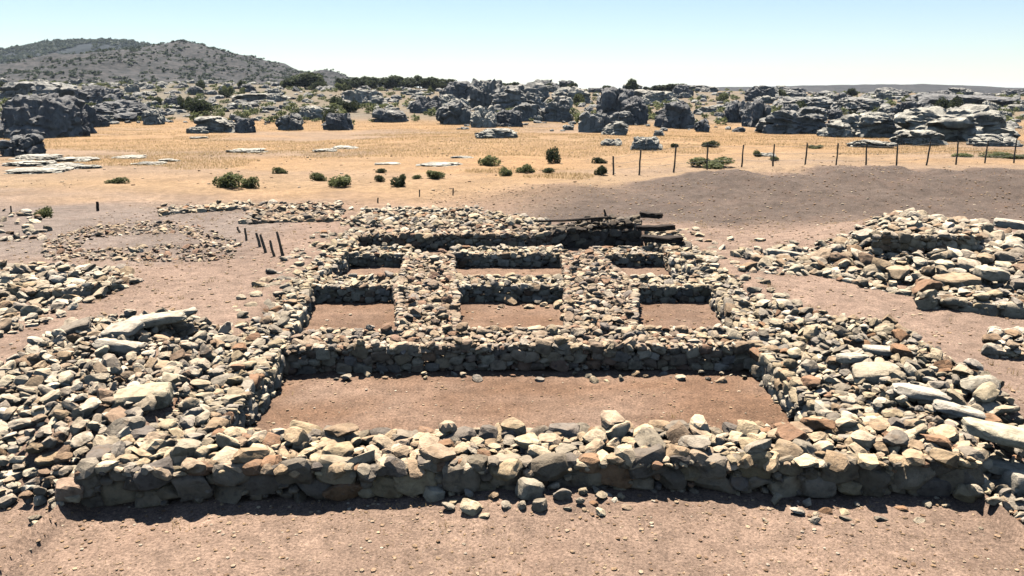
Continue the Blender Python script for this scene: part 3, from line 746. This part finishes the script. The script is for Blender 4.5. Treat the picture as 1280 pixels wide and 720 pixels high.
tag(o, 'countless smaller grey rocks lying between the boulders of the rise', 'rocks', None, 'stuff')

# ------------------------------------------------------------------ shrubs and trees
def leaf_cloud(seed, n, lumps, leaf, flat=1.0):
    r = np.random.RandomState(seed); P_ = []
    cs = [(r.uniform(-.55, .55), r.uniform(-.55, .55), r.uniform(.25, .75), r.uniform(.28, .5)) for _ in range(lumps)] + [(0, 0, .4, .5)]
    per = n // len(cs)
    for cx, cy, cz, rad in cs:
        q = r.normal(size=(per, 3)); q /= np.linalg.norm(q, axis=1, keepdims=True); q *= (rad * r.uniform(.35, 1.08, per) ** .6)[:, None]
        P_.append(q + (cx, cy, cz))
    P_ = np.concatenate(P_); P_ = P_[P_[:, 2] > .02]; n = len(P_)
    a = r.normal(size=(n, 3)); a /= np.linalg.norm(a, axis=1, keepdims=True); b = np.cross(a, r.normal(size=(n, 3))); b /= np.linalg.norm(b, axis=1, keepdims=True)
    s = leaf * r.uniform(.6, 1.4, (n, 1))
    v = np.stack([P_ - a * s, P_ + b * s * .55, P_ + a * s, P_ - b * s * .55], 1).reshape(-1, 3); v[:, 2] = np.maximum(v[:, 2] * flat, 0)
    return v, np.arange(4 * n).reshape(-1, 4)
def stem_geo(seed, k=6, top=.6, r0=.03):
    r = np.random.RandomState(seed); V, Fc, n0 = [], [], 0
    for i in range(k):
        e = np.array([r.uniform(-.5, .5), r.uniform(-.5, .5), top * r.uniform(.7, 1.1)]); b = np.array([r.uniform(-.06, .06), r.uniform(-.06, .06), -.12]); m_ = (b + e) / 2 + r.normal(0, .05, 3)
        for p, rad in ((b, r0), (m_, r0 * .65), (e, r0 * .25)):
            V += [p + rad * np.array([math.cos(t_), math.sin(t_), 0]) for t_ in np.arange(5) * 2 * PI / 5]
        for s in (0, 5):
            for j in range(5): Fc.append([n0 + s + j, n0 + s + (j + 1) % 5, n0 + s + 5 + (j + 1) % 5, n0 + s + 5 + j])
        n0 += 15
    return np.array(V), np.array(Fc)
SHR = []
for i in range(6):
    SHR.append((mesh_np('foliage', *leaf_cloud(700 + i, 1500, 5 + i % 3, .085), M_LEAF), mesh_np('stem', *stem_geo(720 + i), M_BARK),
                mesh_np('foliage', *leaf_cloud(700 + i, 1500, 5 + i % 3, .085), M_DARKLEAF)))
def shrub(x_, y_, w, h, label, group=None, dark=False):
    f_, s_, fd = SHR[R.randrange(6)]; root = empty('shrub', (x_, y_, h1(x_, y_) - .03), label, 'shrub', group)
    root.scale = (w * .58, w * .50, h * .95); root.rotation_euler[2] = R.uniform(0, 6.3)
    link('foliage', fd if dark else f_, root); link('stem', s_, root)
SH = [(147, 229, 30, 9, 'small green tuft on the left of the field'), (287, 234, 42, 20, 'largest green shrub in the left field'), (314, 235, 24, 17, 'shrub joined to the right side of the largest green shrub'),
      (350, 217, 22, 10, 'low shrub behind the largest green shrub'), (400, 226, 24, 12, 'left one of the twin shrubs in the middle field'), (427, 233, 38, 15, 'wider one of the twin shrubs in the middle field'),
      (475, 216, 16, 7, 'little shrub above the dark row of shrubs'), (476, 227, 14, 10, 'small dark shrub at the start of the row'), (499, 233, 28, 16, 'round dark shrub in the row'), (520, 224, 12, 7, 'tiny shrub in the row after the round one'), (545, 223, 32, 11, 'long low shrub ending the row'),
      (611, 207, 30, 14, 'spreading shrub in the field before the central outcrop'), (632, 220, 18, 12, 'brownish bush at the top of the low spoil bank'), (656, 216, 24, 11, 'yellow green bush beside the brownish one'), (684, 216, 20, 8, 'flat dark bush on the field edge'),
      (693, 204, 20, 19, 'tall dark round bush standing alone in the field'), (749, 204, 22, 9, 'dark bush behind the first fence post'), (752, 219, 22, 13, 'dark bush at the foot of the first fence posts'), (893, 209, 58, 12, 'wide low bush under the fence'),
      (843, 184, 14, 6, 'dark tuft seen just above the third fence post'), (888, 184, 24, 9, 'dark ragged bush seen just above the fourth fence post'), (946, 196, 14, 9, 'small bush between two fence posts'), (968, 201, 14, 7, 'small flat bush beside the pale fence rock'), (57, 271, 26, 14, 'grey green tuft on the left site edge'), (1200, 196, 40, 6, 'green weeds under the far fence'), (1255, 197, 60, 7, 'green weeds at the far end of the fence'), (1020, 186, 20, 5, 'flat bush behind the fence')]
for (px, py, w, h, lab) in SH:
    x_, y_, z_ = ground(px, py); dd = math.hypot(y_, H)
    shrub(x_, y_, w / F * dd * .95, h / F * dd * 1.0, lab, None, 'dark' in lab)
for k_ in range(110):
    d_ = R.uniform(86, 215); px = R.uniform(-60, 1330)
    if px > 520 and R.random() < .5: continue
    x_ = dirx(px, d_); w = R.uniform(1.2, 3.4); dk = R.random() < .5
    side = 'left rise' if px < 520 else 'right and middle rise'
    shrub(x_, d_, w, w * R.uniform(.5, .9), f"{'dark' if dk else 'light'} green shrub among the rocks of the {side}", f"{'dark' if dk else 'light'} green shrubs of the {side}", dk)
TR = []
for i in range(4):
    v, f = leaf_cloud(800 + i, 2600, 8, .10); v = v + (0, 0, .38); sv, sf = stem_geo(820 + i, 5, .95, .06)
    TR.append((mesh_np('crown', v, f, M_DARKLEAF), mesh_np('trunk', sv, sf, M_BARK)))
def tree(px, d_, w, h, label, group=None):
    x_ = dirx(px, d_); c_, t_ = TR[R.randrange(4)]
    root = empty('tree', (x_, d_, h1(x_, d_) - .2), label, 'tree', group); ww = w / F * d_; root.scale = (ww * .6, ww * .6, h / F * d_ / 1.35); root.rotation_euler[2] = R.uniform(0, 6)
    link('crown', c_, root); link('trunk', t_, root)
tree(788, 190, 17, 17, 'lone round tree standing against the sky'); tree(830, 205, 30, 12, 'spreading tree right of the lone round tree'); tree(853, 210, 24, 11, 'smaller tree at the end of the skyline trees'); tree(812, 215, 18, 8, 'lowest tree between the lone round and spreading trees')
tree(758, 200, 14, 8, 'small tree left of the lone round tree'); tree(1066, 205, 13, 11, 'small pointed tree on the right skyline'); tree(385, 190, 46, 20, 'dark tree at the foot of the hill slope'); tree(362, 195, 20, 14, 'small dark tree beside the hill foot tree')
for k_ in range(16):
    px = 430 + k_ * 8.6 + R.uniform(-3, 3); d_ = R.uniform(205, 235)
    tree(px, d_, R.uniform(16, 26), R.uniform(11, 17) - abs(k_ - 7) * .4, 'dark tree in the skyline row left of the central outcrop', 'dark trees in the skyline row')
for k_ in range(14):
    px = 560 + k_ * 12 + R.uniform(-5, 5); tree(px, R.uniform(170, 215), R.uniform(10, 18), R.uniform(6, 11), 'dark bushy tree growing on top of the central outcrop', 'bushy trees above the central outcrop')

# ------------------------------------------------------------------ hills
def hill(name, d0, d1, d2, prof, mat, label, sc, amp, n=(240, 90)):
    xs = np.linspace(dirx(prof[0][0], d1), dirx(prof[-1][0], d1), n[0]); ys = np.linspace(d0, d2, n[1])
    X_, Y_ = np.meshgrid(xs, ys); px = np.array([dirx(p[0], d1) for p in prof]); pz = np.array([zat(p[1], d1) for p in prof])
    crest = np.interp(X_, px, pz); k_ = np.ones(7) / 7
    crest = np.apply_along_axis(lambda r_: np.convolve(np.pad(r_, 3, mode='edge'), k_, 'valid'), 1, crest)
    t_ = np.where(Y_ < d1, (Y_ - d0) / (d1 - d0), 1 - .6 * (Y_ - d1) / (d2 - d1))
    Z_ = -2 + (crest + 2) * np.sin(np.clip(t_, 0, 1) * PI / 2) ** 1.15 + amp * fbm(X_ * sc, Y_ * sc, 5, 300) * np.clip(t_ * 1.3, 0, 1)
    id_ = np.arange(X_.size).reshape(X_.shape); q = np.stack([id_[:-1, :-1], id_[:-1, 1:], id_[1:, 1:], id_[1:, :-1]], -1).reshape(-1, 4)
    v = np.stack([X_.ravel(), Y_.ravel(), Z_.ravel()], 1)
    tag(link(name, mesh_np(name, v, q, mat, True)), label, 'hill', None, 'structure')
    return X_, Y_, Z_
MH1 = hill_material('pale_stony_slope', (.066, .058, .054), (.018, .019, .018), .42, .60, .24)
MH2 = hill_material('dark_wooded_slope', (.024, .028, .030), (.010, .013, .014), .40, .65, .05)
h1g = hill('hill', 300, 560, 760, [(-260, 118), (-60, 112), (40, 100), (100, 82), (160, 70), (198, 63), (218, 58), (242, 56), (262, 59), (290, 68), (320, 76), (360, 87), (400, 95), (440, 104), (520, 116)], MH1, 'pale stony hill dotted with scrub', .024, 4.6)
h2g = hill('hill', 700, 1000, 1300, [(-500, 118), (-300, 100), (-100, 84), (0, 73), (45, 63), (90, 56), (130, 54), (178, 55), (196, 62), (240, 68), (330, 82), (460, 112)], MH2, 'dark wooded ridge rising behind the stony hill', .008, 4)
h3g = hill('hill', 500, 900, 1300, [(700, 118), (860, 110), (1000, 107), (1100, 107), (1200, 109), (1300, 113), (1500, 116), (1700, 118)], MH1, 'long low grey ridge on the right horizon', .012, 2)
SCR = [leaf_cloud(950 + i, 26, 2, .42) for i in range(8)]
def scrub_on(grid, n, r0, r1, label, frac=.97):
    X_, Y_, Z_ = grid; V, Fc, n0 = [], [], 0; ny_, nx_ = X_.shape
    for _ in range(n):
        i, j = R.randrange(2, int(ny_ * frac)), R.randrange(1, nx_ - 1)
        if vnoise(X_[i, j] * .03, Y_[i, j] * .022, 31) + .6 * vnoise(X_[i, j] * .09, Y_[i, j] * .06, 33) < R.uniform(-.5, .7): continue
        v, f = SCR[R.randrange(8)]; r = R.uniform(r0, r1)
        x_ = X_[i, j] + R.uniform(-.5, .5) * (X_[0, 1] - X_[0, 0]); y_ = Y_[i, j] + R.uniform(-.5, .5) * (Y_[1, 0] - Y_[0, 0])
        V.append(v * (r * R.uniform(.8, 1.3), r, r * R.uniform(.6, .9)) + (x_, y_, Z_[i, j] - r * .1)); Fc.append(f + n0); n0 += len(v)
    tag(link('scrub', mesh_np('scrub', np.concatenate(V), np.concatenate(Fc), M_SCRUB)), label, 'scrub', None, 'stuff')
scrub_on(h1g, 12000, .7, 1.9, 'dark scrub dotting the pale stony hill', .7)
scrub_on(h2g, 26000, 2.5, 5.5, 'dark woodland covering the far ridge', .6)
# scrub over the rocky rise, far too many to count
V, Fc, n0 = [], [], 0
LC = [leaf_cloud(900 + i, 60, 3, .22) for i in range(5)]
for _ in range(1500):
    d_ = R.uniform(88, 260); px = R.uniform(-80, 1360)
    if px > 520 and R.random() < .3: continue
    x_ = dirx(px, d_); r = R.uniform(.5, 1.3)
    v, f = LC[R.randrange(5)]; V.append(v * (r, r, r * .7) + (x_, d_, h1(x_, d_))); Fc.append(f + n0); n0 += len(v)
tag(link('undergrowth', mesh_np('undergrowth', np.concatenate(V), np.concatenate(Fc), M_LEAF)), 'low green undergrowth between the rocks of the rise', 'undergrowth', None, 'stuff')

# ------------------------------------------------------------------ fence, stakes, planks
def tube(a, b, r0, r1, k=7, jit=.0, seed=0):
    a, b = Vector(a), Vector(b); q = (b - a).to_track_quat('Z', 'Y'); V, Fc = [], []; r = random.Random(seed); nseg = 5
    for s in range(nseg + 1):
        p = a.lerp(b, s / nseg) + Vector((r.uniform(-jit, jit), r.uniform(-jit, jit), 0)); rad = (r0 + (r1 - r0) * s / nseg) * (1 + r.uniform(-.12, .12) * (jit > 0))
        V += [p + q @ Vector((rad * math.cos(t_ * 2 * PI / k), rad * math.sin(t_ * 2 * PI / k), 0)) for t_ in range(k)]
    for s in range(nseg):
        for j in range(k): Fc.append((s * k + j, s * k + (j + 1) % k, s * k + k + (j + 1) % k, s * k + k + j))
    Fc += [tuple(range(k))[::-1], tuple(nseg * k + j for j in range(k))]
    me = bpy.data.meshes.new('tube'); me.from_pydata([tuple(v) for v in V], [], Fc); me.update(); return me
POST = [(767, 219, 195), (799, 219, 187), (842, 216, 181), (884, 212, 178), (927, 209, 181), (966, 210, 180), (1006, 210, 179), (1045, 211, 179), (1082, 211, 179), (1120, 211, 180), (1158, 207, 177), (1195, 206, 176), (1231, 204, 176), (1267, 204, 174), (1305, 203, 173)]
pts = [ground(px, by) for px, by, ty in POST]
root = empty('wire_fence', pts[0], 'wire fence on thin wooden posts crossing the field', 'fence')
tops = []
for i, ((x_, y_, z_), (px, by, ty)) in enumerate(zip(pts, POST)):
    hh = (by - ty) / F * y_ * .98; ln = R.uniform(-.06, .06); o = tuple(a - b for a, b in zip((x_, y_, z_), pts[0]))
    me = tube((0, 0, -.25), (ln, 0, hh), .042, .034, jit=.012, seed=i); me.materials.append(M_WOOD); link('post', me, root, o); tops.append((Vector(o), hh, ln))
for fr in (.92, .62, .34):
    V, Fc = [], []
    for (a, ha, la), (b, hb, lb) in zip(tops, tops[1:]):
        me = None; n0 = len(V)
        for s in range(7):
            t_ = s / 6; p = (a + Vector((la * fr, 0, ha * fr))).lerp(b + Vector((lb * fr, 0, hb * fr)), t_) - Vector((0, 0, .05 * 4 * t_ * (1 - t_)))
            V += [tuple(p + Vector((0, -.005, 0))), tuple(p + Vector((0, .005, .004))), tuple(p + Vector((0, .002, -.006)))]
        for s in range(6):
            for j in range(3): Fc.append((n0 + s * 3 + j, n0 + s * 3 + (j + 1) % 3, n0 + s * 3 + 3 + (j + 1) % 3, n0 + s * 3 + 3 + j))
    me = bpy.data.meshes.new('wire'); me.from_pydata(V, [], Fc); me.materials.append(M_WIRE); link('wire', me, root)
STK = [(303, 291, 296, 284, 'shortest stake at the far end of the stake row'), (309, 301, 306, 285, 'second stake of the row, thin and leaning'), (327, 309, 321, 291, 'leaning stake in the middle of the row'), (334, 316, 326, 293, 'stake leaning beside the middle one'), (344, 321, 338, 300, 'short stake before the tallest stake'), (355, 320, 347, 289, 'tallest dark stake at the near end of the row')]
for i, (bx, by, tx, ty, lab) in enumerate(STK):
    x_, y_, z_ = ground(bx, by); hh = (by - ty) / F * y_; dx = (tx - bx) / F * y_
    me = tube((0, 0, -.15), (dx, .05, hh), .035, .026, jit=.008, seed=30 + i); me.materials.append(M_WOOD)
    tag(link('stake', me, None, (x_, y_, z_)), lab, 'stake', 'wooden stakes in the left ruins')
for i, (bx, by, hpx, lab) in enumerate([(14, 268, 11, 'thin grey stub stake at the left site edge'), (122, 263, 11, 'thick dark stub stake beside the left site edge'), (524, 246, 9, 'thin pale peg in the field behind the ruin'), (566, 244, 9, 'thin pale peg nearer the spoil bank'), (472, 254, 7, 'tiny pale peg behind the rearmost line of stones')]):
    x_, y_, z_ = ground(bx, by); hh = hpx / F * y_; th = .045 if 'thick' in lab else .025
    me = tube((0, 0, -.15), (.02, 0, hh), th, th * .9, jit=.005, seed=60 + i); me.materials.append(M_TIMBER if 'thick' in lab else M_WOOD)
    tag(link('stake', me, None, (x_, y_, z_)), lab, 'stake')
# near-black planks at the back right corner
def plank(c, L, w, h, yaw, pitch, label, seed):
    bm = bmesh.new(); bmesh.ops.create_cube(bm, size=1)
    bmesh.ops.subdivide_edges(bm, edges=bm.edges[:], cuts=5, use_grid_fill=True)
    r = random.Random(seed)
    for v in bm.verts:
        n_ = float(vnoise([v.co.x * 5 + seed], [v.co.y * 3 + v.co.z * 5], seed)[0])
        v.co = Vector((v.co.x * L * (1 + .05 * n_), v.co.y * w * (1 + .22 * n_), v.co.z * h * (1 + .3 * n_) + .05 * v.co.x ** 2))
    bmesh.ops.bevel(bm, geom=[e for e in bm.edges if e.calc_face_angle(0) > 1], offset=.012, segments=2, affect='EDGES')
    me = bpy.data.meshes.new('plank'); bm.to_mesh(me); bm.free(); me.materials.append(M_TIMBER)
    o = link('plank', me, None, c); o.rotation_euler = (0, math.radians(pitch), math.radians(yaw)); return tag(o, label, 'plank')
for i, (x0, x1, py, z_, lab) in enumerate([(800, 828, 269, .78, 'shortest black plank, the highest of the three at the ruin end'), (795, 843, 285, .64, 'middle one of the three black planks at the ruin end'), (802, 853, 299, .50, 'lowest and longest of the three black planks at the ruin end')]):
    a = at(x0, py, z_); b = at(x1, py, z_); L_ = b[0] - a[0]
    plank(((a[0] + b[0]) / 2, a[1], z_), L_, .26, .12, R.uniform(-4, 4), R.uniform(-2, 2), lab, 40 + i)
a = at(684, 287, .55); b = at(762, 288, .72)
plank(((a[0] + b[0]) / 2, 20.2, .68), 1.75, .10, .05, 2, -3, 'long thin dark lath lying along the top of the back wall', 47)
me = tube((0, 0, 0), (-.08, 0, .26), .05, .02, 6, .01, 5); me.materials.append(M_TIMBER)
tag(link('stake', me, None, (2.45, 20.4, .66)), 'pointed black stub sticking up from the dark end of the back wall', 'stake')

# ------------------------------------------------------------------ the air
m = bpy.data.materials.new('air'); m.use_nodes = True; nt = m.node_tree; nt.nodes.clear()
out = nt.nodes.new('ShaderNodeOutputMaterial'); pv = nt.nodes.new('ShaderNodeVolumePrincipled'); pv.inputs['Color'].default_value = (.72, .84, 1, 1); pv.inputs['Density'].default_value = .00009; pv.inputs['Anisotropy'].default_value = .2
nt.links.new(pv.outputs[0], out.inputs['Volume'])
bm = bmesh.new(); bmesh.ops.create_cube(bm, size=1)
for v in bm.verts: v.co = Vector((v.co.x * 8200, v.co.y * 7400 + 3000, -6 if v.co.z < 0 else 75))
me = bpy.data.meshes.new('haze'); bm.to_mesh(me); bm.free(); me.materials.append(m); tag(link('haze', me), 'thin summer haze over the whole site', 'haze', None, 'stuff')
